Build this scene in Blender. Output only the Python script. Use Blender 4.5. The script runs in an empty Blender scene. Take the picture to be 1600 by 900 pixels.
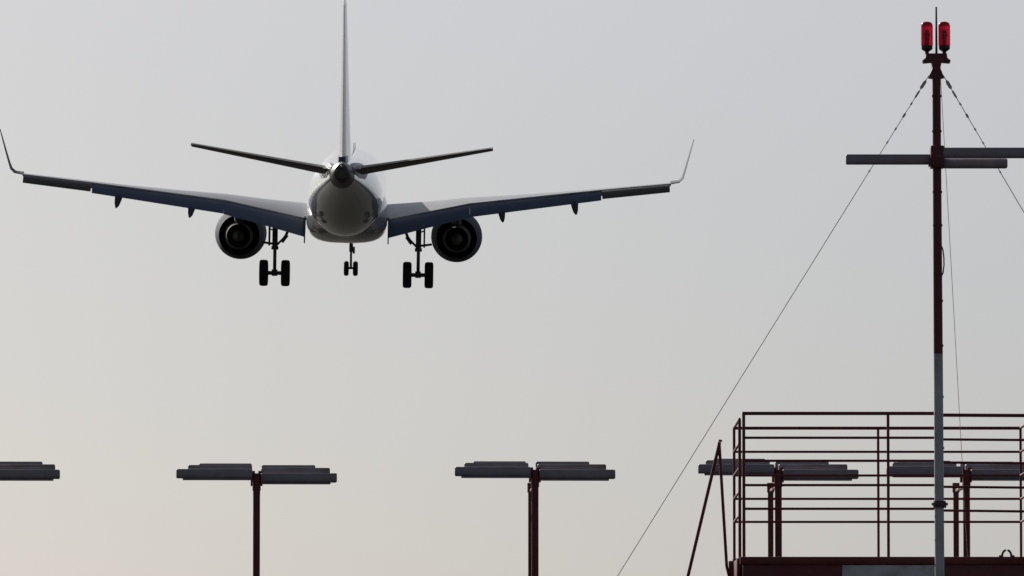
import bpy, bmesh, math, random
from mathutils import Vector, Matrix, Euler
R = math.radians
C = bpy.context.scene
col = C.collection
# ------------------------------------------------------------------ camera
PITCH = R(4.07); LENS = 253.0; FPX = 1600*LENS/36.0; CAMZ = 1.6
cd = bpy.data.cameras.new('camera'); cam = bpy.data.objects.new('camera', cd); col.objects.link(cam)
cam.location = (0, 0, CAMZ); cam.rotation_euler = (math.pi/2+PITCH, 0, 0)
cd.lens = LENS; cd.sensor_width = 36; cd.clip_start = 0.5; cd.clip_end = 20000
C.camera = cam
# ------------------------------------------------------------------ sky and sun
SUN_EL, SUN_AZ = R(25), R(-27)          # azimuth clockwise from +Y: in front of the camera and to its left
w = bpy.data.worlds.new('World'); C.world = w; w.use_nodes = True
nt = w.node_tree; N = nt.nodes; L = nt.links
for n in list(N): N.remove(n)
out = N.new('ShaderNodeOutputWorld'); bg = N.new('ShaderNodeBackground')
sky = N.new('ShaderNodeTexSky'); sky.sky_type = 'NISHITA'; sky.sun_disc = False
sky.sun_elevation = SUN_EL; sky.sun_rotation = SUN_AZ % (2*math.pi)
sky.air_density = 1.0; sky.dust_density = 1.0; sky.ozone_density = 1.0; sky.altitude = 0
hs = N.new('ShaderNodeHueSaturation'); hs.inputs['Saturation'].default_value = 0.55
L.new(sky.outputs[0], hs.inputs['Color'])
# thin bright haze: forward scattering makes the air on the sun's side brighter and paler than behind
tc = N.new('ShaderNodeTexCoord')
nz = N.new('ShaderNodeTexNoise'); nz.inputs['Scale'].default_value = 9; nz.inputs['Detail'].default_value = 3
L.new(tc.outputs['Generated'], nz.inputs['Vector'])
dot = N.new('ShaderNodeVectorMath'); dot.operation = 'DOT_PRODUCT'
hz = Vector((math.sin(R(12)), math.cos(R(12)), 0.32)).normalized()
dot.inputs[1].default_value = hz
L.new(tc.outputs['Generated'], dot.inputs[0])
mr = N.new('ShaderNodeMapRange'); mr.interpolation_type = 'SMOOTHSTEP'
mr.inputs['From Min'].default_value = 0.5; mr.inputs['From Max'].default_value = 1.0
L.new(dot.outputs['Value'], mr.inputs['Value'])
ele = N.new('ShaderNodeSeparateXYZ'); L.new(tc.outputs['Generated'], ele.inputs[0])
er = N.new('ShaderNodeMapRange'); er.inputs['From Min'].default_value = 0.03; er.inputs['From Max'].default_value = 0.115
L.new(ele.outputs['Z'], er.inputs['Value'])
hc = N.new('ShaderNodeMix'); hc.data_type = 'RGBA'
hc.inputs[6].default_value = (0.575, 0.685, 0.94, 1); hc.inputs[7].default_value = (1.26, 1.25, 1.45, 1)
L.new(er.outputs[0], hc.inputs[0])
nm = N.new('ShaderNodeMapRange'); nm.inputs['To Min'].default_value = 0.97; nm.inputs['To Max'].default_value = 1.03
L.new(nz.outputs['Fac'], nm.inputs['Value'])
HAZE = 2.62; SKYF = 0.42
m1 = N.new('ShaderNodeMath'); m1.operation = 'MULTIPLY'; L.new(mr.outputs[0], m1.inputs[0]); L.new(nm.outputs[0], m1.inputs[1])
m2 = N.new('ShaderNodeMath'); m2.operation = 'MULTIPLY'; L.new(m1.outputs[0], m2.inputs[0]); m2.inputs[1].default_value = HAZE
sc1 = N.new('ShaderNodeVectorMath'); sc1.operation = 'SCALE'; L.new(hc.outputs[2], sc1.inputs[0]); L.new(m2.outputs[0], sc1.inputs['Scale'])
sc2 = N.new('ShaderNodeVectorMath'); sc2.operation = 'SCALE'; L.new(hs.outputs[0], sc2.inputs[0]); sc2.inputs['Scale'].default_value = SKYF
ad = N.new('ShaderNodeVectorMath'); ad.operation = 'ADD'; L.new(sc1.outputs[0], ad.inputs[0]); L.new(sc2.outputs[0], ad.inputs[1])
L.new(ad.outputs[0], bg.inputs['Color']); bg.inputs['Strength'].default_value = 0.08
L.new(bg.outputs[0], out.inputs['Surface'])
sl = bpy.data.lights.new('sun', 'SUN'); sl.energy = 4.6; sl.angle = R(0.5); sl.color = (1.0, 0.95, 0.88)
so = bpy.data.objects.new('sun', sl); col.objects.link(so)
sd = Vector((math.sin(SUN_AZ)*math.cos(SUN_EL), math.cos(SUN_AZ)*math.cos(SUN_EL), math.sin(SUN_EL)))
so.rotation_euler = sd.to_track_quat('Z', 'Y').to_euler()
vs = C.view_settings; vs.view_transform = 'Standard'; vs.look = 'None'; vs.exposure = 0.0; vs.gamma = 1; vs.use_curve_mapping = False

# ------------------------------------------------------------------ helpers
def at(px, py, Y):
    """world point at distance Y seen at photograph pixel (px, py) - used to survey positions"""
    fx, fy = (px-800)/FPX, (450-py)/FPX
    d = Vector((fx, math.cos(PITCH)-fy*math.sin(PITCH), math.sin(PITCH)+fy*math.cos(PITCH)))
    return Vector((0, 0, CAMZ)) + d*(Y/d.y)

def mat(name, rgb, rough=0.5, metal=0.0, coat=0.0, var=0.15, scale=6.0, bump=0.0, trans=0.0, rvar=0.1, spec=0.5, dirt=None):
    m = bpy.data.materials.new(name); m.use_nodes = True
    n = m.node_tree.nodes; l = m.node_tree.links; p = n['Principled BSDF']
    t = n.new('ShaderNodeTexCoord'); z = n.new('ShaderNodeTexNoise')
    z.inputs['Scale'].default_value = scale; z.inputs['Detail'].default_value = 5; z.inputs['Roughness'].default_value = 0.6
    l.new(t.outputs['Object'], z.inputs['Vector'])
    r = n.new('ShaderNodeValToRGB'); r.color_ramp.elements[0].position = 0.3; r.color_ramp.elements[1].position = 0.72
    a = tuple(max(0, c*(1-var)) for c in rgb); b = tuple(min(1, c*(1+var)) for c in rgb)
    r.color_ramp.elements[0].color = (*a, 1); r.color_ramp.elements[1].color = (*b, 1)
    l.new(z.outputs['Fac'], r.inputs[0]); colout = r.outputs[0]
    if dirt:
        z2 = n.new('ShaderNodeTexNoise'); z2.inputs['Scale'].default_value = scale*0.35; z2.inputs['Detail'].default_value = 8
        l.new(t.outputs['Object'], z2.inputs['Vector'])
        q = n.new('ShaderNodeMapRange'); q.inputs['From Min'].default_value = 0.52; q.inputs['From Max'].default_value = 0.68
        l.new(z2.outputs['Fac'], q.inputs['Value'])
        mx = n.new('ShaderNodeMix'); mx.data_type = 'RGBA'; l.new(q.outputs[0], mx.inputs[0]); l.new(colout, mx.inputs[6])
        mx.inputs[7].default_value = (*dirt, 1); colout = mx.outputs[2]
    l.new(colout, p.inputs['Base Color'])
    rr = n.new('ShaderNodeMapRange'); rr.inputs['To Min'].default_value = max(0.02, rough-rvar); rr.inputs['To Max'].default_value = min(1, rough+rvar)
    l.new(z.outputs['Fac'], rr.inputs['Value']); l.new(rr.outputs[0], p.inputs['Roughness'])
    p.inputs['Metallic'].default_value = metal; p.inputs['Coat Weight'].default_value = coat; p.inputs['Coat Roughness'].default_value = 0.04; p.inputs['Coat IOR'].default_value = 1.6
    p.inputs['Transmission Weight'].default_value = trans; p.inputs['Specular IOR Level'].default_value = spec
    if bump:
        bn = n.new('ShaderNodeBump'); bn.inputs['Strength'].default_value = bump; bn.inputs['Distance'].default_value = 0.01
        l.new(z.outputs['Fac'], bn.inputs['Height']); l.new(bn.outputs[0], p.inputs['Normal'])
    return m

M = {}
M['white'] = mat('aircraft_white_paint', (0.44, 0.44, 0.455), 0.28, coat=0.8, var=0.04, scale=1.5, rvar=0.06)
M['wing'] = mat('wing_grey_paint', (0.58, 0.60, 0.64), 0.42, var=0.06, scale=2.5)
M['winglet'] = mat('winglet_paint', (0.22, 0.23, 0.25), 0.85, var=.06, spec=.1)
M['fairing'] = mat('fairing_dark_paint', (0.07, 0.08, 0.10), 0.8, var=.1, spec=.15)
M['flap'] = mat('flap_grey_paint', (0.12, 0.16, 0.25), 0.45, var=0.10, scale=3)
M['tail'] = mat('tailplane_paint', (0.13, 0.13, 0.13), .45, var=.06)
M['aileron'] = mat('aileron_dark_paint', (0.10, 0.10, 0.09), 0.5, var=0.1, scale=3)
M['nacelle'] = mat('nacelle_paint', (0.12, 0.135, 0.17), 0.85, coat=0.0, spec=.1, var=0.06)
M['hot'] = mat('exhaust_metal', (0.17, 0.16, 0.155), 0.85, spec=.25, metal=0.0, var=0.25, scale=8)
M['dark'] = mat('duct_black', (0.14, 0.135, 0.135), 0.8, var=0.2)
M['gear'] = mat('gear_steel', (0.10, 0.10, 0.11), 0.5, metal=0.3, var=0.15, scale=10)
M['rim'] = mat('wheel_rim_metal', (0.22, 0.22, 0.23), 0.4, metal=0.6)
M['tyre'] = mat('tyre_rubber', (0.018, 0.018, 0.019), 0.8, var=0.2, scale=12)
M['glass'] = mat('cockpit_glass', (0.01, 0.012, 0.015), 0.08, var=0.05)
M['maroon'] = mat('maroon_paint', (0.175, 0.021, 0.036), 0.45, var=0.25, scale=9, bump=0.2, dirt=(0.13, 0.045, 0.035))
M['maroon_far'] = mat('weathered_red_paint', (0.18, 0.024, 0.028), 0.5, var=0.25, scale=7, bump=0.2, dirt=(0.12, 0.05, 0.04))
M['pale'] = mat('pale_grey_paint', (0.62, 0.63, 0.68), 0.45, var=0.12, scale=8, dirt=(0.34, 0.32, 0.31))
M['bar'] = mat('slate_bar_metal', (0.34, 0.315, 0.37), 0.42, metal=0.2, var=0.18, scale=5, dirt=(0.28, 0.22, 0.20))
M['wire'] = mat('galvanised_wire', (0.75, 0.75, 0.73), 0.6, metal=0.0, var=0.2, scale=30)
M['black'] = mat('black_fitting', (0.03, 0.028, 0.03), 0.5, var=0.2, scale=20)
M['red'] = mat('red_lamp_glass', (0.95, 0.008, 0.06), 0.15, var=0.05, scale=25, trans=0.6, rvar=0.05)
M['redcore'] = mat('red_lens_core', (0.10, 0.003, 0.01), 0.3, var=0.5, scale=30)
M['concrete'] = mat('concrete', (0.3, 0.29, 0.27), 0.85, scale=3, bump=0.4)

def obj(name, bm, m, parent=None, smooth=True, angle=35):
    bmesh.ops.recalc_face_normals(bm, faces=bm.faces[:])
    me = bpy.data.meshes.new(name); bm.to_mesh(me); bm.free()
    if smooth:
        for p in me.polygons: p.use_smooth = True
        try: me.set_sharp_from_angle(angle=R(angle))
        except Exception: pass
    o = bpy.data.objects.new(name, me); col.objects.link(o)
    for mm in (m if isinstance(m, (list, tuple)) else [m]): me.materials.append(mm)
    if parent: o.parent = parent
    return o

def empty(name, loc, label, cat, group=None, rot=(0, 0, 0)):
    o = bpy.data.objects.new(name, None); col.objects.link(o); o.empty_display_size = 0.3
    o.location = loc; o.rotation_euler = rot; o['label'] = label; o['category'] = cat
    if group: o['group'] = group
    return o

def nb(): return bmesh.new()

def loft(bm, rings, cap=True, closed=True):
    vr = [[bm.verts.new(p) for p in r] for r in rings]
    for a, b in zip(vr, vr[1:]):
        n = len(a)
        for i in range(n if closed else n-1):
            j = (i+1) % n
            try: bm.faces.new((a[i], a[j], b[j], b[i]))
            except ValueError: pass
    if cap and closed:
        for r in (vr[0], vr[-1]):
            try: bm.faces.new(r)
            except ValueError: pass
    return vr

def tube(bm, pts, r, n=12, cap=True):
    """tube through pts; r a number or one radius per point"""
    pts = [Vector(p) for p in pts]
    rs = r if isinstance(r, (list, tuple)) else [r]*len(pts)
    d = (pts[-1]-pts[0]).normalized()
    ref = Vector((0, 0, 1)) if abs(d.z) < 0.9 else Vector((0, 1, 0))
    rings = []
    for i, p in enumerate(pts):
        t = (pts[min(i+1, len(pts)-1)]-pts[max(i-1, 0)]).normalized()
        if abs(t.dot(ref)) > 0.98: ref = Vector((1, 0, 0))
        u = t.cross(ref).normalized(); v = t.cross(u).normalized()
        rings.append([p+(u*math.cos(a)+v*math.sin(a))*rs[i] for a in (2*math.pi*k/n for k in range(n))])
    loft(bm, rings, cap)

def box(bm, a, b, bev=0.0, seg=2):
    a, b = Vector(a), Vector(b)
    r = bmesh.ops.create_cube(bm, size=1)
    for v in r['verts']:
        v.co = Vector(((a.x+b.x)/2+v.co.x*(b.x-a.x), (a.y+b.y)/2+v.co.y*(b.y-a.y), (a.z+b.z)/2+v.co.z*(b.z-a.z)))
    if bev:
        es = list({e for v in r['verts'] for e in v.link_edges})
        bmesh.ops.bevel(bm, geom=es, offset=bev, segments=seg, affect='EDGES', profile=0.5)

def lathe(bm, prof, axis_o, axis='z', n=32, cap=False):
    """prof: list of (radius, along)"""
    o = Vector(axis_o); rings = []
    for rr, h in prof:
        ring = []
        for k in range(n):
            a = 2*math.pi*k/n; c, s = math.cos(a)*rr, math.sin(a)*rr
            ring.append(o+{'z': Vector((c, s, h)), 'y': Vector((c, h, s)), 'x': Vector((h, c, s))}[axis])
        rings.append(ring)
    loft(bm, rings, cap)

def copy_tree(o, parent=None):
    c = o.copy(); col.objects.link(c)
    if parent: c.parent = parent
    for ch in [x for x in col.objects if x.parent == o]: copy_tree(ch, c)
    return c

# ------------------------------------------------------------------ ground
bm = nb()
S = 6000
vs_ = [bm.verts.new(p) for p in ((-S, -S, 0), (S, -S, 0), (S, S, 0), (-S, S, 0))]; bm.faces.new(vs_)
g = mat('airfield_grass', (0.018, 0.0172, 0.0135), 0.95, var=0.45, scale=0.08, bump=0.0, dirt=(0.028, 0.024, 0.02), spec=0.1)
go = obj('ground', bm, g, smooth=False); go['kind'] = 'structure'

# ------------------------------------------------------------------ airliner
GZ = 3.95; S0 = 18.0
yawP, pitP, rolP = R(0.5), R(6.3), R(0.8)
rotP = Matrix.Rotation(yawP, 4, 'Z') @ Matrix.Rotation(pitP, 4, 'X') @ Matrix.Rotation(rolP, 4, 'Y')
cen = at(543, 301, 300)
base = cen - (rotP.to_3x3() @ Vector((0, 0, GZ)))
plane = empty('airliner', base, 'twin-engine white airliner seen from behind, landing with flaps and wheels down', 'airplane', rot=rotP.to_euler())
def P(x, s, z): return Vector((x, S0-s, z+GZ))

def sring(s, zc, hw, hh, n=40, e=2.0):
    out = []
    for k in range(n):
        a = 2*math.pi*k/n; c, t = math.cos(a), math.sin(a)
        out.append(P(hw*math.copysign(abs(c)**(2/e), c), s, zc+hh*math.copysign(abs(t)**(2/e), t)))
    return out
FW = 1.54
sec = [(0.02, -.6, .04, .04), (.15, -.58, .28, .24), (.5, -.52, .56, .50), (1.1, -.40, .85, .82), (1.9, -.25, 1.10, 1.13), (2.8, -.13, 1.28, 1.36), (4, -.04, 1.44, 1.57),
       (5.5, 0, 1.52, 1.66), (7, 0, FW, 1.68), (11, 0, FW, 1.68), (15, 0, FW, 1.68), (19, 0, FW, 1.68), (23, 0, FW, 1.68), (24.5, .03, 1.53, 1.65), (26, .12, 1.47, 1.55), (27.5, .27, 1.36, 1.38),
       (29, .46, 1.20, 1.18), (30.5, .68, 1.00, .97), (32, .86, .80, .79), (33.3, 1.00, .63, .63), (34.3, 1.09, .50, .51)]
bm = nb(); loft(bm, [sring(*t) for t in sec], cap=True)
fm = mat('fuselage_white_paint', (0.44, 0.44, 0.455), 0.3, coat=1.0, var=0.04, scale=1.2, rvar=0.05)
# cabin windows as a surface pattern along both sides
n = fm.node_tree.nodes; l = fm.node_tree.links; p = n['Principled BSDF']
src = p.inputs['Base Color'].links[0].from_socket
t = n.new('ShaderNodeTexCoord'); sp = n.new('ShaderNodeSeparateXYZ'); l.new(t.outputs['Object'], sp.inputs[0])
def mth(op, a, b=None):
    q = n.new('ShaderNodeMath'); q.operation = op
    for i, v in enumerate((a, b)):
        if v is None: continue
        if isinstance(v, (int, float)): q.inputs[i].default_value = v
        else: l.new(v, q.inputs[i])
    return q.outputs[0]
fy = mth('FRACT', mth('DIVIDE', mth('ADD', sp.outputs['Y'], 50), 0.8))
dy = mth('DIVIDE', mth('MULTIPLY', mth('SUBTRACT', fy, 0.5), 0.8), 0.13)
dz = mth('DIVIDE', mth('SUBTRACT', sp.outputs['Z'], GZ+0.42), 0.18)
dd = mth('ADD', mth('POWER', mth('ABSOLUTE', dy), 3), mth('POWER', mth('ABSOLUTE', dz), 3))
msk = mth('LESS_THAN', dd, 1.0)
msk = mth('MULTIPLY', msk, mth('MULTIPLY', mth('LESS_THAN', sp.outputs['Y'], 12.4), mth('GREATER_THAN', sp.outputs['Y'], -8.3)))
msk = mth('MULTIPLY', msk, mth('GREATER_THAN', mth('ABSOLUTE', sp.outputs['X']), 1.2))
seam = mth('LESS_THAN', mth('ABSOLUTE', mth('SUBTRACT', mth('FRACT', mth('DIVIDE', mth('ADD', sp.outputs['Y'], 50.3), 1.75)), 0.5)), 0.009)
mxs = n.new('ShaderNodeMix'); mxs.data_type = 'RGBA'; l.new(mth('MULTIPLY', seam, 0.6), mxs.inputs[0]); l.new(src, mxs.inputs[6]); mxs.inputs[7].default_value = (0.06, 0.06, 0.065, 1); src = mxs.outputs[2]
mx = n.new('ShaderNodeMix'); mx.data_type = 'RGBA'; l.new(msk, mx.inputs[0]); l.new(src, mx.inputs[6]); mx.inputs[7].default_value = (0.015, 0.018, 0.022, 1)
l.new(mx.outputs[2], p.inputs['Base Color'])
fus = obj('fuselage', bm, fm, plane)
# belly fairing
bm = nb()
loft(bm, [sring(s, zc, hw, hh, e=e) for s, zc, hw, hh, e in ((11.2, -1.1, .6, .35, 2.2), (12.2, -1.05, 1.15, .72, 2.4), (13.5, -.95, 1.52, .98, 2.8), (15, -.92, 1.66, 1.12, 3.1), (17, -.92, 1.70, 1.17, 3.3),
      (19.2, -.92, 1.69, 1.16, 3.3), (20.6, -.95, 1.58, 1.06, 2.9), (22, -1.02, 1.25, .82, 2.4), (23.2, -1.15, .65, .45, 2.2))])
obj('belly_fairing', bm, M['white'], plane)
# APU exhaust in the tail cone
TC = 1.24
bm = nb(); loft(bm, [sring(s_, z_, a_, b_, e=e_) for s_, z_, a_, b_, e_ in ((34.15, 1.08, .505, .52, 2.0), (34.7, 1.14, .46, .50, 1.95), (35.2, 1.19, .41, .47, 1.85), (35.6, 1.23, .36, .43, 1.75), (35.9, 1.25, .29, .35, 1.7), (35.98, 1.25, .20, .24, 1.8))])
tcn = obj('tail_cone', bm, mat('tail_cone_metal', (.10, .092, .09), .45, var=.12, scale=5), fus)
bm = nb(); lathe(bm, [(.205, .06), (.22, -.02), (.215, -.07), (.185, -.07), (.17, .4)], P(0, 35.98, TC), 'y', 24)
obj('exhaust_pipe', bm, M['hot'], tcn)
bm = nb(); lathe(bm, [(.0, .01), (.18, .01)], P(0, 36.0, TC), 'y', 24); obj('exhaust_duct', bm, M['dark'], tcn)
bm = nb(); lathe(bm, [(.0, -.05), (.03, -.035), (.04, .0), (.04, .05)], P(0, 36.0, TC+.27), 'y', 12); obj('tail_light', bm, M['pale'], tcn)
for sg in (-1, 1):                                                     # sliding seal plates at the tailplane roots
    rings = []
    for k, (s_, h_) in enumerate(((30.6, .05), (31.2, .34), (32.2, .42), (33.2, .40), (34.0, .30), (34.6, .06))):
        rr = {30.6: .98, 31.2: .90, 32.2: .765, 33.2: .645, 34.0: .54, 34.6: .44}[s_]
        rings.append([P(sg*(rr+d), s_, 1.12+.07*(s_-30.6)+z_) for d, z_ in ((.0, -h_*.8), (.02, -h_*.4), (.02, h_*.35), (-.02, h_*.7), (-.2, h_*.7), (-.2, -h_*.8))])
    bm = nb(); loft(bm, rings); obj('root_seal_plate', bm, M['wing'], fus)
# blade antennas on the crown and tail light
for s_, z_, hh in ((12.5, 1.66, .32), (8, 1.66, .28)):
    bm = nb(); loft(bm, [[P(.16+a*.02, s_, z_), P(.16, s_-.15, z_), P(.16-a*.02, s_, z_), P(.16, s_+.15, z_)] for a in (1,)] + [[P(.17, s_+.2, z_+hh), P(.16, s_+.1, z_+hh), P(.15, s_+.2, z_+hh), P(.16, s_+.28, z_+hh)]])
    obj('blade_antenna', bm, M['black'], fus)

def foil(n=14, cam=0.02):
    """closed airfoil outline, unit chord: list of (u, w_thickness(+/-1 scaled), camber)"""
    us = [0.5*(1-math.cos(math.pi*k/n)) for k in range(n+1)]
    def th(u): return 5*(0.2969*math.sqrt(u)-0.126*u-0.3516*u*u+0.2843*u**3-0.1015*u**4)
    up = [(u, th(u), cam*4*u*(1-u)) for u in us]
    lo = [(u, -th(u), cam*4*u*(1-u)) for u in us[1:-1]]
    return up+[(1.0, -th(1.0)-0.002, 0)]+lo[::-1]
def section(x, sLE, zLE, chord, tc, tw, cam=0.02, te=0.0):
    """tw>0: nose up (rotates about LE, trailing edge down)"""
    pts = []
    for u, h, c in foil(cam=cam):
        a = u*chord; b = (h*tc+c)*chord
        if te: b += math.copysign(te*0.5, h)*u
        ca, sa = math.cos(tw), math.sin(tw)
        pts.append(P(x, sLE+a*ca+b*sa, zLE-a*sa+b*ca))
    return pts
# wing stations: x, sLE, chord, z of fixed trailing edge, tc, twist
WST = [(1.2, 13.1, 5.75, -1.14, .13, R(1.6)), (1.75, 13.45, 5.4, -1.08, .13, R(1.6)), (5.1, 15.25, 3.85, -.36, .105, R(-1.6)), (9.0, 17.25, 2.75, .13, .09, R(-4.5)), (10.6, 18.05, 2.25, .32, .085, R(-4.8)), (13.45, 19.45, 1.5, .64, .08, R(-4.5))]
def wst(x):
    for a, b in zip(WST, WST[1:]):
        if a[0] <= x <= b[0]:
            f = (x-a[0])/(b[0]-a[0]); return [a[i]+(b[i]-a[i])*f for i in range(6)]
def wsec(x, sg):
    x_, sLE, ch, zTE, tc_, tw = wst(x)
    zLE = zTE+ch*math.sin(tw)
    return section(sg*x, sLE, zLE, ch, tc_, tw, cam=0.018, te=0.03)
for sg in (-1, 1):
    bm = nb(); loft(bm, [wsec(x, sg) for x in (1.2, 1.75, 3.4, 5.1, 7, 9, 10.6, 12, 13.45)])
    wing = obj('wing', bm, M['wing'], plane)
    def flapsec(x, cf, dl, gap=.055, aft=.05, tc=.14):
        x_, sLE, ch, zTE, _, tw = wst(x)
        return section(sg*x, sLE+ch*math.cos(tw)-aft, zTE-gap, cf, tc, dl, cam=0.03)
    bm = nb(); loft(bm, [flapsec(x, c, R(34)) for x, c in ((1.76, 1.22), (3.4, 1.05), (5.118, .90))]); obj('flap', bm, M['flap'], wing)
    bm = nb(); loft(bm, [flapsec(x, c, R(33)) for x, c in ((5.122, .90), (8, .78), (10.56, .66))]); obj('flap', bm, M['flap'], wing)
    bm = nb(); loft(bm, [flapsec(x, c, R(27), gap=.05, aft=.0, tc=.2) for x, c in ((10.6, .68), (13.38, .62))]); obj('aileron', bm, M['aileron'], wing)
    # raised leading-edge slat
    bm = nb()
    def slat(x):
        x_, sLE, ch, zTE, _, tw = wst(x); z = zTE+ch*math.sin(tw)
        return section(sg*x, sLE-.32, z-.12, .13*ch+.12, .16, R(-18), cam=.08)
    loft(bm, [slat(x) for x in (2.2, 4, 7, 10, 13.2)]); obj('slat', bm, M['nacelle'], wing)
    # winglet
    wl = [(13.45, 19.45, .66, 1.5), (13.78, 19.72, .72, 1.35), (13.92, 20.0, .86, 1.15), (14.0, 20.35, 1.15, .98), (14.15, 20.85, 1.75, .78), (14.33, 21.55, 2.52, .45)]
    rings = []
    for i, (x, s, z, ch) in enumerate(wl):
        a = wl[max(0, i-1)]; b = wl[min(len(wl)-1, i+1)]
        d = Vector((b[0]-a[0], b[2]-a[2])).normalized(); nx, nz_ = -d.y, d.x
        ring = []
        for u, h, c in foil(cam=0):
            t_ = h*(.075 if i > 2 else .09)*ch
            ring.append(P(sg*(x+nx*t_), s+u*ch, z+nz_*t_))
        rings.append(ring)
    bm = nb(); loft(bm, rings); obj('winglet', bm, M['winglet'], wing)
    # flap track fairings
    for x, drop in ((9.45, .60), (6.43, .60)):
        x_, sLE, ch, zTE, _, tw = wst(x); sT = sLE+ch
        rings = []
        for ds, z, hw, hh in ((-1.9, -.06, .02, .02), (-1.4, -.16, .10, .10), (-.8, -.24, .15, .15), (-.2, -.32, .16, .19), (.3, -.48, .15, .21), (.75, -.68, .11, .17), (1.1, -.80, .055, .09), (1.28, -.86, .012, .02)):
            kx = (ds > 0)*ds*.06
            rings.append([P(sg*(x+kx+hw*math.cos(a)), sT+ds, zTE+z+hh*math.sin(a)) for a in (2*math.pi*k/14 for k in range(14))])
        bm = nb(); loft(bm, rings); obj('flap_track_fairing', bm, M['fairing'], wing)
    # thin inboard flap end plate
    bm = nb()
    pr = [(18.5, -1.1), (19.0, -.98), (19.75, -1.55), (20.0, -1.9), (19.85, -2.08), (19.6, -1.88), (18.9, -1.5)]
    loft(bm, [[P(sg*xx, s, z) for s, z in pr] for xx in (1.715, 1.765)]); obj('flap_end_plate', bm, M['black'], wing)
    # ---------------- engine
    ex, ez = sg*4.6, -1.95
    bm = nb()
    prof = [(.80, 10.75), (.86, 10.62), (.93, 10.58), (1.0, 10.68), (1.06, 11.1), (1.09, 11.8), (1.09, 12.6), (1.05, 13.5), (.97, 14.3), (.86, 14.95), (.845, 14.96), (.84, 14.6), (.84, 13.0)]
    lathe(bm, [(r_, S0-s_) for r_, s_ in prof], (ex, 0, ez+GZ), 'y', 48); 
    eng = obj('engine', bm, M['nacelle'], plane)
    bm = nb(); lathe(bm, [(.84, S0-13.0), (.3, S0-13.0)], (ex, 0, ez+GZ), 'y', 40); obj('fan_duct', bm, M['dark'], eng)
    bm = nb(); lathe(bm, [(.3, S0-12.95), (.62, S0-13.4), (.64, S0-14.3), (.60, S0-15.1), (.50, S0-15.75), (.485, S0-15.76), (.47, S0-15.3), (.45, S0-14.9)], (ex, 0, ez+GZ), 'y', 40); obj('core_nozzle', bm, M['hot'], eng)
    bm = nb(); lathe(bm, [(.46, S0-14.95), (.30, S0-15.0), (.29, S0-15.5), (.20, S0-16.0), (.08, S0-16.4), (.0, S0-16.5)], (ex, 0, ez+GZ), 'y', 32); obj('exhaust_plug', bm, M['hot'], eng)
    bm = nb(); lathe(bm, [(.80, S0-10.76), (.78, S0-11.4), (.0, S0-11.4)], (ex, 0, ez+GZ), 'y', 40); obj('intake', bm, M['dark'], eng)
    # pylon
    bm = nb()
    rings = []
    for s_, zt, zb, hw in ((11.6, -.92, -1.0, .05), (12.6, -.72, -1.0, .17), (14.2, -.60, -1.15, .20), (15.6, -.70, -1.40, .19), (17.0, -.78, -1.32, .12), (18.4, -.75, -.98, .03)):
        rings.append([P(ex+dx*hw, s_, z_) for dx, z_ in ((-1, zt), (1, zt), (1, zb+.08), (.5, zb), (-.5, zb), (-1, zb+.08))])
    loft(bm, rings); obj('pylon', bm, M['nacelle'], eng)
    # ---------------- main landing gear
    gx, gs = 3.0, 18.2
    bm = nb()
    tube(bm, [P(sg*gx, gs, -.7), P(sg*gx, gs, -2.35)], .115, 16); tube(bm, [P(sg*gx, gs, -2.3), P(sg*gx, gs, -3.3)], .072, 14)
    tube(bm, [P(sg*gx, gs, -2.28), P(sg*gx, gs, -2.42)], .15, 14)
    tube(bm, [P(sg*(gx-.42), gs, -3.4), P(sg*(gx+.42), gs, -3.4)], .085, 14)
    tube(bm, [P(sg*gx, gs, -3.25), P(sg*gx, gs, -3.52)], .12, 14)
    tube(bm, [P(sg*gx, gs+.1, -2.4), P(sg*gx, gs+.38, -2.8), P(sg*gx, gs+.1, -3.25)], .05, 8)
    mg = obj('main_landing_gear', bm, M['gear'], plane)
    bm = nb(); tube(bm, [P(sg*2.35, gs, -1.35), P(sg*2.60, gs, -1.95)], .06, 10); tube(bm, [P(sg*2.58, gs, -1.88), P(sg*2.98, gs, -2.28)], .05, 10); tube(bm, [P(sg*2.5, gs, -1.8), P(sg*2.72, gs, -2.1)], .085, 10)
    obj('side_brace', bm, M['gear'], mg)
    bm = nb(); box(bm, P(sg*3.24-.035, gs+.25, -2.25), P(sg*3.24+.035, gs-.6, -.8), .01); tube(bm, [P(sg*3.05, gs, -2.18), P(sg*3.55, gs-.2, -2.12)], .05, 8)
    tube(bm, [P(sg*3.05, gs, -1.62), P(sg*3.24, gs, -1.55)], .03, 8); obj('gear_door', bm, M['gear'], mg)
    for q in (-1, 1):
        wx = sg*gx+q*.455
        bm = nb(); lathe(bm, [(.27, -.14), (.42, -.185), (.50, -.175), (.54, -.13), (.555, -.06), (.545, -.05), (.545, -.03), (.555, -.02), (.555, .02), (.545, .03), (.545, .05), (.555, .06), (.54, .13), (.50, .175), (.42, .185), (.27, .14)], P(wx, gs, -3.4), 'x', 40)
        obj('wheel', bm, M['tyre'], mg)
        bm = nb(); lathe(bm, [(.0, -.06), (.16, -.09), (.2, -.13), (.28, -.145), (.28, .145), (.2, .13), (.16, .09), (.0, .06)], P(wx, gs, -3.4), 'x', 28); obj('wheel_rim', bm, M['rim'], mg)
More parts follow.
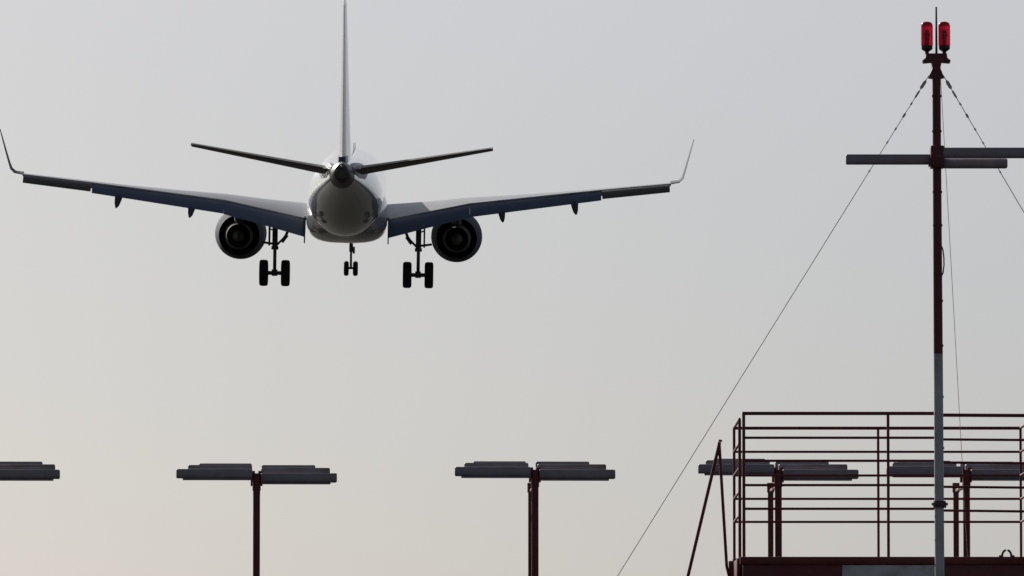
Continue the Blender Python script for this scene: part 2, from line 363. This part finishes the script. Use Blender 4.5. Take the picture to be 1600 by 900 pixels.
# nose gear
bm = nb()
tube(bm, [P(0, 4.1, -1.4), P(0, 4.1, -2.95)], .085, 14); tube(bm, [P(0, 4.1, -2.9), P(0, 4.1, -3.66)], .05, 12); tube(bm, [P(-.3, 4.1, -3.66), P(.3, 4.1, -3.66)], .05, 12)
tube(bm, [P(0, 3.4, -1.5), P(0, 4.05, -2.8)], .05, 8)
ng = obj('nose_landing_gear', bm, M['gear'], plane)
bm = nb(); box(bm, P(.07, 4.2, -3.02), P(.17, 4.05, -2.72), .02); obj('taxi_light', bm, M['rim'], ng)
for q in (-1, 1):
    bm = nb(); lathe(bm, [(.14, -.08), (.24, -.11), (.30, -.09), (.325, -.03), (.325, .03), (.30, .09), (.24, .11), (.14, .08)], P(q*.2, 4.1, -3.68), 'x', 32); obj('wheel', bm, M['tyre'], ng)
    bm = nb(); lathe(bm, [(0, -.05), (.15, -.08), (.15, .08), (0, .05)], P(q*.2, 4.1, -3.68), 'x', 20); obj('wheel_rim', bm, M['rim'], ng)
    bm = nb(); box(bm, P(q*.34-.02, 4.9, -2.25), P(q*.34+.02, 3.3, -1.5), .01); obj('nose_gear_door', bm, M['white'], ng)
bm = nb(); box(bm, P(-.02, 4.3, -2.42), P(.48, 4.2, -2.1), .02); obj('gear_steering_box', bm, M['gear'], ng)
# tailplane
for sg in (-1, 1):
    st = [(.3, 30.9, 3.3, 1.32), (.9, 31.3, 3.0, 1.38), (5.95, 34.35, 1.35, 2.28)]
    def hz_sec(x, sLE, ch, zTE, f0, f1, tcf=1.0):
        tw = R(-2.5); pts = []
        for u, h, c in foil(cam=0):
            uu = f0+(f1-f0)*u if False else u
            a = u*ch; b = h*.115*ch
            pts.append(P(sg*x, sLE+a, zTE+b+(ch-a)*math.sin(tw)))
        return pts
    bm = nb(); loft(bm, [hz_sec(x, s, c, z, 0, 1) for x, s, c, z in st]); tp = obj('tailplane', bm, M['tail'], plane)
    bm = nb()
    rings = []
    for x, s, c, z in ((.75, 34.15, 1.0, 1.38), (5.85, 35.62, .48, 2.26)):
        rings.append(section(sg*x, s-.05, z+.005, c, .20 if x < 1 else .16, R(-2), cam=0))
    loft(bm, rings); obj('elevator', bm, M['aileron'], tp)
# fin
bm = nb()
rings = []
for z, sLE, ch, tc_ in ((1.0, 26.6, 7.0, .078), (1.75, 27.6, 5.7, .095), (2.4, 28.5, 4.9, .105), (5, 31.0, 3.45, .10), (7.9, 33.7, 1.95, .10), (8.08, 33.95, 1.6, .06)):
    rings.append([P(h*tc_*ch, sLE+u*ch, z) for u, h, c in foil(cam=0)])
loft(bm, rings)
fin = obj('tail_fin', bm, M['white'], plane)
bm = nb(); rings = []
for z, sLE, ch, tc_ in ((1.85, 32.5, 1.75, .26), (5, 33.75, 1.3, .22), (7.85, 35.0, .85, .18)):
    rings.append([P(h*tc_*ch*.62, sLE+u*ch, z) for u, h, c in foil(cam=0)])
loft(bm, rings); obj('rudder', bm, mat('rudder_paint', (.48, .49, .50), .35, coat=.3, var=.05), fin)
bm = nb(); loft(bm, [[P(x*f, s, z) for x, s in ((-.2, 33), (.2, 33), (.13, 35.0), (-.13, 35.0))] for z, f in ((1.3, 1.7), (1.6, 1.1), (1.86, 1))]); obj('rudder_fillet', bm, M['flap'], fin)

# ------------------------------------------------------------------ approach light stands
YS = 90.0; PPM = FPX/YS
def stand():
    e = empty('approach_light_stand', (0, 0, 0), '', 'approach light', 'T-shaped approach light stands in a row')
    H = at(835, 741, YS).z                                           # height of the near right bar's middle
    bm = nb(); tube(bm, [(0, 0, 0), (0, 0, H-.02)], .044, 20); tube(bm, [(0, 0, H-.16), (0, 0, H+.055)], .052, 20); tube(bm, [(0, 0, 0), (0, 0, .05)], .14, 20)
    obj('pole', bm, M['maroon_far'], e)
    bm = nb(); tube(bm, [(0, 1.35, 0), (0, 1.35, H-.05)], .036, 20); tube(bm, [(0, 1.35, 0), (0, 1.35, .05)], .14, 20); tube(bm, [(0, 1.35, H-.17), (0, 1.35, H-.05)], .046, 20)
    obj('pole', bm, M['maroon_far'], e)
    bm = nb(); box(bm, (-.015, -.02, H-.17), (.015, 1.4, H-.13), .008); obj('link_beam', bm, M['maroon_far'], e)
    for sd_ in (-1, 1):
        for k, (ln, dzz, y, hz2) in enumerate(((.953, 0, 0, .058), (.855, .092, .72, .05), (.70, .155, 1.42, .04))):
            lz = .035 if sd_ < 0 else 0
            if sd_ > 0: dzz = (0, .108, .185)[k]
            x0, x1 = sd_*(.052, .056, .062)[k], sd_*(ln+.052 if k else 1.005)
            if k == 1: x1 = -.865 if sd_ < 0 else .925
            if k == 2: x1 = -.735 if sd_ < 0 else .745
            bm = nb()
            a, b = min(x0, x1), max(x0, x1)
            box(bm, (a, y-.055, H+dzz-hz2), (b, y+.055, H+dzz+hz2), .018, 3)
            box(bm, (a+(.08 if sd_ < 0 else .0), y-.04, H+dzz-hz2-.022), (b-(.0 if sd_ < 0 else .08), y+.04, H+dzz-hz2-.001), .006, 2)
            o = obj('light_bar', bm, M['bar'], e); o.location.z = lz
        # clamp plates that hold the bars on the poles
        bm = nb(); box(bm, (min(sd_*.02, sd_*.075), .0605, H-.10), (max(sd_*.02, sd_*.075), .075, H+.09), .004); obj('clamp_plate', bm, M['maroon_far'], e)
    return e
proto = stand()
st_def = [(-32, 0, .045, 'T-shaped approach light stand cut off by the left edge, only the right arm showing'),
          (401, 0.045, .05, 'T-shaped approach light stand on one maroon pole below the airliner left of centre'),
          (836, 0, .032, 'T-shaped approach light stand alone between the airliner and the long guy wire'),
          (1216, 0, .065, 'T-shaped approach light stand behind the left half of the platform railing'),
          (1510, 0, .04, 'T-shaped approach light stand behind the railing beside the grey mast')]
for i, (px, dzn, lz, lab) in enumerate(st_def):
    o = proto if i == 0 else copy_tree(proto)
    p0 = at(px, 740, YS); o.location = (p0.x, YS, -dzn*1.0); o.rotation_euler = (0, 0, R(2.04)); o['label'] = lab
    for ch in [c for c in col.objects if c.parent == o and c.name.startswith('light_bar')]:
        if ch.location.z > 0: ch.location.z = lz

# ------------------------------------------------------------------ mast
YM = 52.0; pm = at(1468.5, 786, YM)
mast = empty('mast', (pm.x, YM, 0), 'slender guyed mast, maroon above and pale grey below, carrying two red lamps', 'mast')
def W(px, py, Y=YM): return at(px, py, Y)-Vector((pm.x, YM, 0))
K = FPX/YM
zj = W(0, 553).z; xt = W(1463, 100).x; xj = W(1466, 553).x
bm = nb(); tube(bm, [(xj, 0, zj), (xt, 0, W(0, 92).z)], [.0335, .0300], 24); obj('upper_pole', bm, M['maroon'], mast)
bm = nb(); tube(bm, [(.004, 0, 0), (xj, 0, zj)], [.036, .0335], 24); obj('lower_pole', bm, M['pale'], mast)
bm = nb(); c0 = W(1468.3, 787); tube(bm, [c0+Vector((-.0, 0, -.012)), c0+Vector((0, 0, .006))], .06, 20); tube(bm, [c0+Vector((0, 0, .006)), c0+Vector((0, 0, .02))], .045, 20); tube(bm, [c0+Vector((0, 0, -.03)), c0+Vector((0, 0, -.012))], .048, 20)
obj('flange', bm, M['gear'], mast)
bm = nb(); box(bm, (-.25, -.25, 0), (.25, .25, .18), .02); obj('footing', bm, M['concrete'], mast)
# head bracket
bm = nb()
def zz(y): return W(0, y).z
def xx(x, y=90): return W(x, y).x
prf = [(1456, 123), (1450, 122), (1457, 107), (1455, 98), (1442, 99), (1441, 95), (1446, 91), (1447, 84), (1479, 84), (1480, 91), (1485, 95), (1484, 99), (1471, 98), (1469, 107), (1475, 122), (1470, 123)]
loft(bm, [[(xx(a, b), d, zz(b)) for a, b in prf] for d in (-.034, .034)]); obj('head_bracket', bm, M['maroon'], mast, smooth=False)
bm = nb(); tube(bm, [(xx(1463), -.012, zz(85)), (xx(1463), -.012, zz(11))], [.009, .006], 10); obj('lightning_rod', bm, M['black'], mast)
for cx in (1448.5, 1475.5):
    x = xx(cx)
    bm = nb(); lathe(bm, [(.0, zz(85)), (.014, zz(85)), (.014, zz(81)), (.034, zz(78)), (.041, zz(76.5)), (.041, zz(71.5)), (.0, zz(71.5))], (x, 0, 0), 'z', 24)
    ob = obj('obstruction_lamp', bm, M['black'], mast)
    bm = nb(); pr = [(.0, zz(71.4)), (.042, zz(71.4))]
    for k in range(9):                                           # ribbed lens
        y0 = 70.5-k*3.3; pr += [(.0430, zz(y0)), (.0448, zz(y0-1.4)), (.0430, zz(y0-2.8))]
    pr += [(.0425, zz(39)), (.036, zz(36)), (.022, zz(34.2)), (.0, zz(33.6))]
    lathe(bm, pr, (x, 0, 0), 'z', 28); obj('red_glass_dome', bm, M['red'], ob)
    bm = nb(); lathe(bm, [(.0, zz(70)), (.010, zz(70)), (.012, zz(60)), (.015, zz(54)), (.010, zz(48)), (0, zz(46))], (x, 0, 0), 'z', 16); obj('lamp_core', bm, M['redcore'], ob)
# cross arms
def arm(x0, x1, y0, y1, yy, nm='cross_arm'):
    bm = nb(); a, b = W(x0, y1, YM+yy), W(x1, y0, YM+yy)
    box(bm, (a.x, yy-.035, a.z), (b.x, yy+.035, b.z), .012, 3); return obj(nm, bm, M['bar'], mast)
arm(1321.5, 1456, 241.5, 257, 0.02); arm(1473, 1609, 231, 247, -.04); arm(1473, 1574, 248, 263, .05)
bm = nb(); a, b = W(1453.5, 263), W(1474.5, 228.5); box(bm, (a.x, -.07, a.z), (b.x, .06, b.z), .006); box(bm, (a.x-.012, -.05, a.z+.015), (b.x+.004, .05, a.z+.03), .003); obj('arm_clamp', bm, M['maroon'], mast)
# cable loop
bm = nb(); tube(bm, [W(1471, 384), W(1473.2, 390), W(1474.8, 402), W(1475, 414), W(1473.6, 426), W(1471, 432)], .005, 8); obj('cable_loop', bm, M['black'], mast)
for y_ in (150, 205, 300, 352, 470, 540, 620, 700):
    bm = nb(); c0 = W(1463+(y_-100)*.0080, y_); tube(bm, [c0-Vector((0, 0, .008)), c0+Vector((0, 0, .008))], .0355, 20); obj('pole_clamp', bm, M['maroon'] if y_ < 553 else M['pale'], mast)
for bx_, by_ in ((1457, 234), (1471, 234), (1457, 257), (1471, 257), (1464, 245)):
    bm = nb(); c0 = W(bx_, by_); lathe(bm, [(0, -.083), (.009, -.083), (.009, -.069)], (c0.x, 0, c0.z), 'y', 6); obj('bolt', bm, M['gear'], mast)
# guy wires with their fittings
def guy(top, bot, r=.0042, fit=(), ro=0):
    d = (bot-top)
    bm = nb(); tube(bm, [top, bot], r, 8)
    for f, ln, rr in fit:
        q = top+d*f; u = d.normalized(); tube(bm, [q-u*ln*.5, q-u*ln*.3, q+u*ln*.3, q+u*ln*.5], [r, rr, rr, r], 8)
    return obj('guy_wire', bm, M['wire'], mast)
def ext(px0, py0, px1, py1, Y0, Y1):
    """from the mast head down to the ground along the line seen in the photograph"""
    a = W(px0, py0, Y0); b = W(px1, py1, Y1); t_ = a.z/(a.z-b.z); return a, a+(b-a)*t_
fits = [(.010, .08, .013), (.020, .07, .008), (.030, .025, .007), (.042, .04, .009), (.056, .025, .007), (.07, .025, .006), (.10, .02, .006)]
a, b = ext(1452, 117, 965, 900, YM+.03, YM+1.0); guy(a, b, .0029, fits)
a, b = ext(1473.5, 117, 1600, 332, YM+.03, YM+.4); guy(a, b, .0030, fits)
a, b = ext(1469.5, 117, 1503, 715, YM+.04, YM+3.6); guy(a, b, .0021, ())

# ------------------------------------------------------------------ platform
YA, YB, YP = 53.2, 55.5, 54.15
p0 = at(1147, 870, 54.3)
plat = empty('platform', (p0.x, 54.3, 0), 'raised maroon steel platform with two rows of guard rails at lower right', 'platform')
def Q(px, py, Y): return at(px, py, Y)-Vector((p0.x, 54.3, 0))
zd = Q(0, 870, YA-.08).z
def rail_set(Y0, xs, ys, posts, rp, rt, rr, name, steps=None):
    bm = nb(); tube(bm, [Q(posts[0], ys[0]-1, Y0), Vector((Q(posts[0], ys[0], Y0).x, Y0-54.3, zd-.1))], rp, 12)
    g_ = obj(name, bm, M['maroon'], plat)
    for px in posts[1:]:
        a = Q(px, ys[0], Y0); bm = nb(); tube(bm, [a, Vector((a.x, a.y, zd-.1))], rp*.92, 12); obj('post', bm, M['maroon'], g_)
    for i, y in enumerate(ys):
        bm = nb(); r_ = rt if i == 0 else rr
        pts = [Q(xs[0], y, Y0), Q(xs[1], y, Y0)]
        if steps: pts += [Q(xs[1]+6, y+2.6, Y0+.02), Q(xs[2], y+3.6+.3*i, Y0+.05)]
        tube(bm, pts, r_, 10); obj('rail', bm, M['maroon'], g_)
    return g_
rail_set(YA, (1160, 1463, 1660), (646, 684, 720, 758, 795), (1162, 1387.5, 1655), .0118, .0135, .0098, 'front_railing', steps=True)
rb = rail_set(YB, (1145.5, 1596), (669, 706, 743, 779.5, 815.5), (1147, 1372, 1594.5), .0108, .0128, .0096, 'back_railing')
# side railings run from the back corners towards the camera
for bx_, nx_, far in ((1147, None, YP), (1594.5, None, YA+.2)):
    a = Q(bx_, 668, YB); bm = nb()
    yo = far-54.3
    tube(bm, [Vector((a.x, yo, zd-.1)), Vector((a.x, yo, a.z-.008))], .0118, 12); sr = obj('side_railing', bm, M['maroon'], plat)
    for y in (669, 706, 743, 779.5, 815.5):
        z = Q(bx_, y, YB).z; bm = nb(); tube(bm, [Vector((a.x, YB-54.3, z)), Vector((a.x, yo, z))], .0095, 10); obj('rail', bm, M['maroon'], sr)
# deck and its beams
xl = Q(1160, 880, YA).x; xr = Q(1700, 880, YA).x; xb = Q(1143, 880, YB).x
bm = nb(); box(bm, (xb, YA-54.3-.05, zd-.03), (xr, YB-54.3+.05, zd-.004), .002); obj('deck', bm, M['maroon'], plat, smooth=False)
bm = nb(); box(bm, (xl-.02, YA-54.3-.10, zd-.055), (xr, YA-54.3-.055, zd), .004); obj('edge_flange', bm, M['maroon_far'], plat)
bm = nb(); box(bm, (xl-.0, YA-54.3-.075, zd-.28), (xr, YA-54.3-.04, zd-.057), .003); obj('edge_beam', bm, M['maroon'], plat)
bm = nb(); a = Q(1316, 885, YA-.09); b = Q(1475, 885, YA-.09)
box(bm, (a.x, YA-54.3-.095, zd-.30), (b.x, YA-54.3-.077, zd-.062), .003); obj('side_panel', bm, M['pale'], plat)
bm = nb(); box(bm, (xb-.02, YB-54.3+.052, zd-.25), (xr, YB-54.3+.09, zd-.01), .003); obj('edge_beam', bm, M['maroon'], plat)
bm = nb(); box(bm, (xb-.03, YA-54.3+.02, zd-.24), (xb-.002, YB-54.3+.05, zd-.008), .003); obj('edge_beam', bm, M['maroon'], plat)
# corner bracket with the foot of the ladder
bm = nb(); a = Q(1138, 877, 54.1); b = Q(1160, 900, 54.1)
box(bm, (a.x, -.3, a.z-.30), (b.x-.05, -.22, a.z), .004); box(bm, (a.x+.03, -.33, a.z-.02), (b.x, -.19, a.z+.018), .004); obj('corner_bracket', bm, M['maroon'], plat)
bm = nb(); a = Q(1149.5, 884, 53.9); b = Q(1156, 890, 53.9); box(bm, (a.x, -.47, b.z), (b.x, -.41, a.z), .006); obj('junction_box', bm, M['pale'], plat)
# legs
for lx in (xl+.15, (xl+xr)/2, xr-.1):
    for ly in (YA-54.3+.05, YB-54.3-.05):
        bm = nb(); box(bm, (lx-.05, ly-.05, 0), (lx+.05, ly+.05, zd-.031), .006); box(bm, (lx-.12, ly-.12, 0), (lx+.12, ly+.12, .02), .003); obj('leg', bm, M['maroon_far'], plat)
bm = nb()
for ly in (YA-54.3+.12, YB-54.3-.12):
    for k in (0, 1):
        x0, x1 = (xl+.15, (xl+xr)/2) if k == 0 else ((xl+xr)/2, xr-.1)
        for q0, q1 in (((x0, ly, .4), (x1, ly, zd-.4)), ((x0, ly+.05, zd-.4), (x1, ly+.05, .4))):
            bm = nb(); tube(bm, [q0, q1], .02, 8); obj('cross_brace', bm, M['maroon_far'], plat)
# ladder with its handrail on the left side
ap = Q(1124.5, 691, 53.95); lo = Q(1075, 900, 53.95); rt_ = Q(1135.5, 885, 53.95)
dl = (lo-ap).normalized(); grd = ap+dl*(ap.z/-dl.z)
bm = nb(); tube(bm, [ap, grd+Vector((0, 0, .0))], .0125, 12); lad = obj('ladder_handrail', bm, M['maroon'], plat)
bm = nb(); tube(bm, [ap+Vector((-.004, 0, -.0)), rt_, rt_+Vector((.03, 0, -.12))], .0115, 12); tube(bm, [ap+Vector((-.008, 0, .012)), ap+Vector((.018, 0, .01))], .009, 8); obj('handrail_post', bm, M['maroon'], lad)
top = rt_+Vector((.02, 0, -.13)); dn = dl*(top.z/-dl.z)
for ly in (0, .5):
    bm = nb(); tube(bm, [top+Vector((0, ly, 0)), top+dn+Vector((0, ly, 0))], .025, 10); obj('stringer', bm, M['maroon'], lad)
for k in range(1, 12):
    q = top+dn*(k/12); bm = nb(); box(bm, (q.x-.07, q.y, q.z-.012), (q.x+.07, q.y+.5, q.z+.012), .003); obj('tread', bm, M['maroon_far'], lad)
# shackle on the deck edge
c = Q(1573, 870, YA-.08); bm = nb()
tube(bm, [c+Vector((.034*math.cos(a), 0, .006+.044*math.sin(a))) for a in [math.pi*k/10 for k in range(-1, 12)]], .0085, 10)
tube(bm, [c+Vector((-.045, 0, -.004)), c+Vector((-.045, 0, .012))], .013, 10); tube(bm, [c+Vector((.045, 0, -.004)), c+Vector((.045, 0, .012))], .013, 10)
obj('shackle', bm, M['black'], plat)
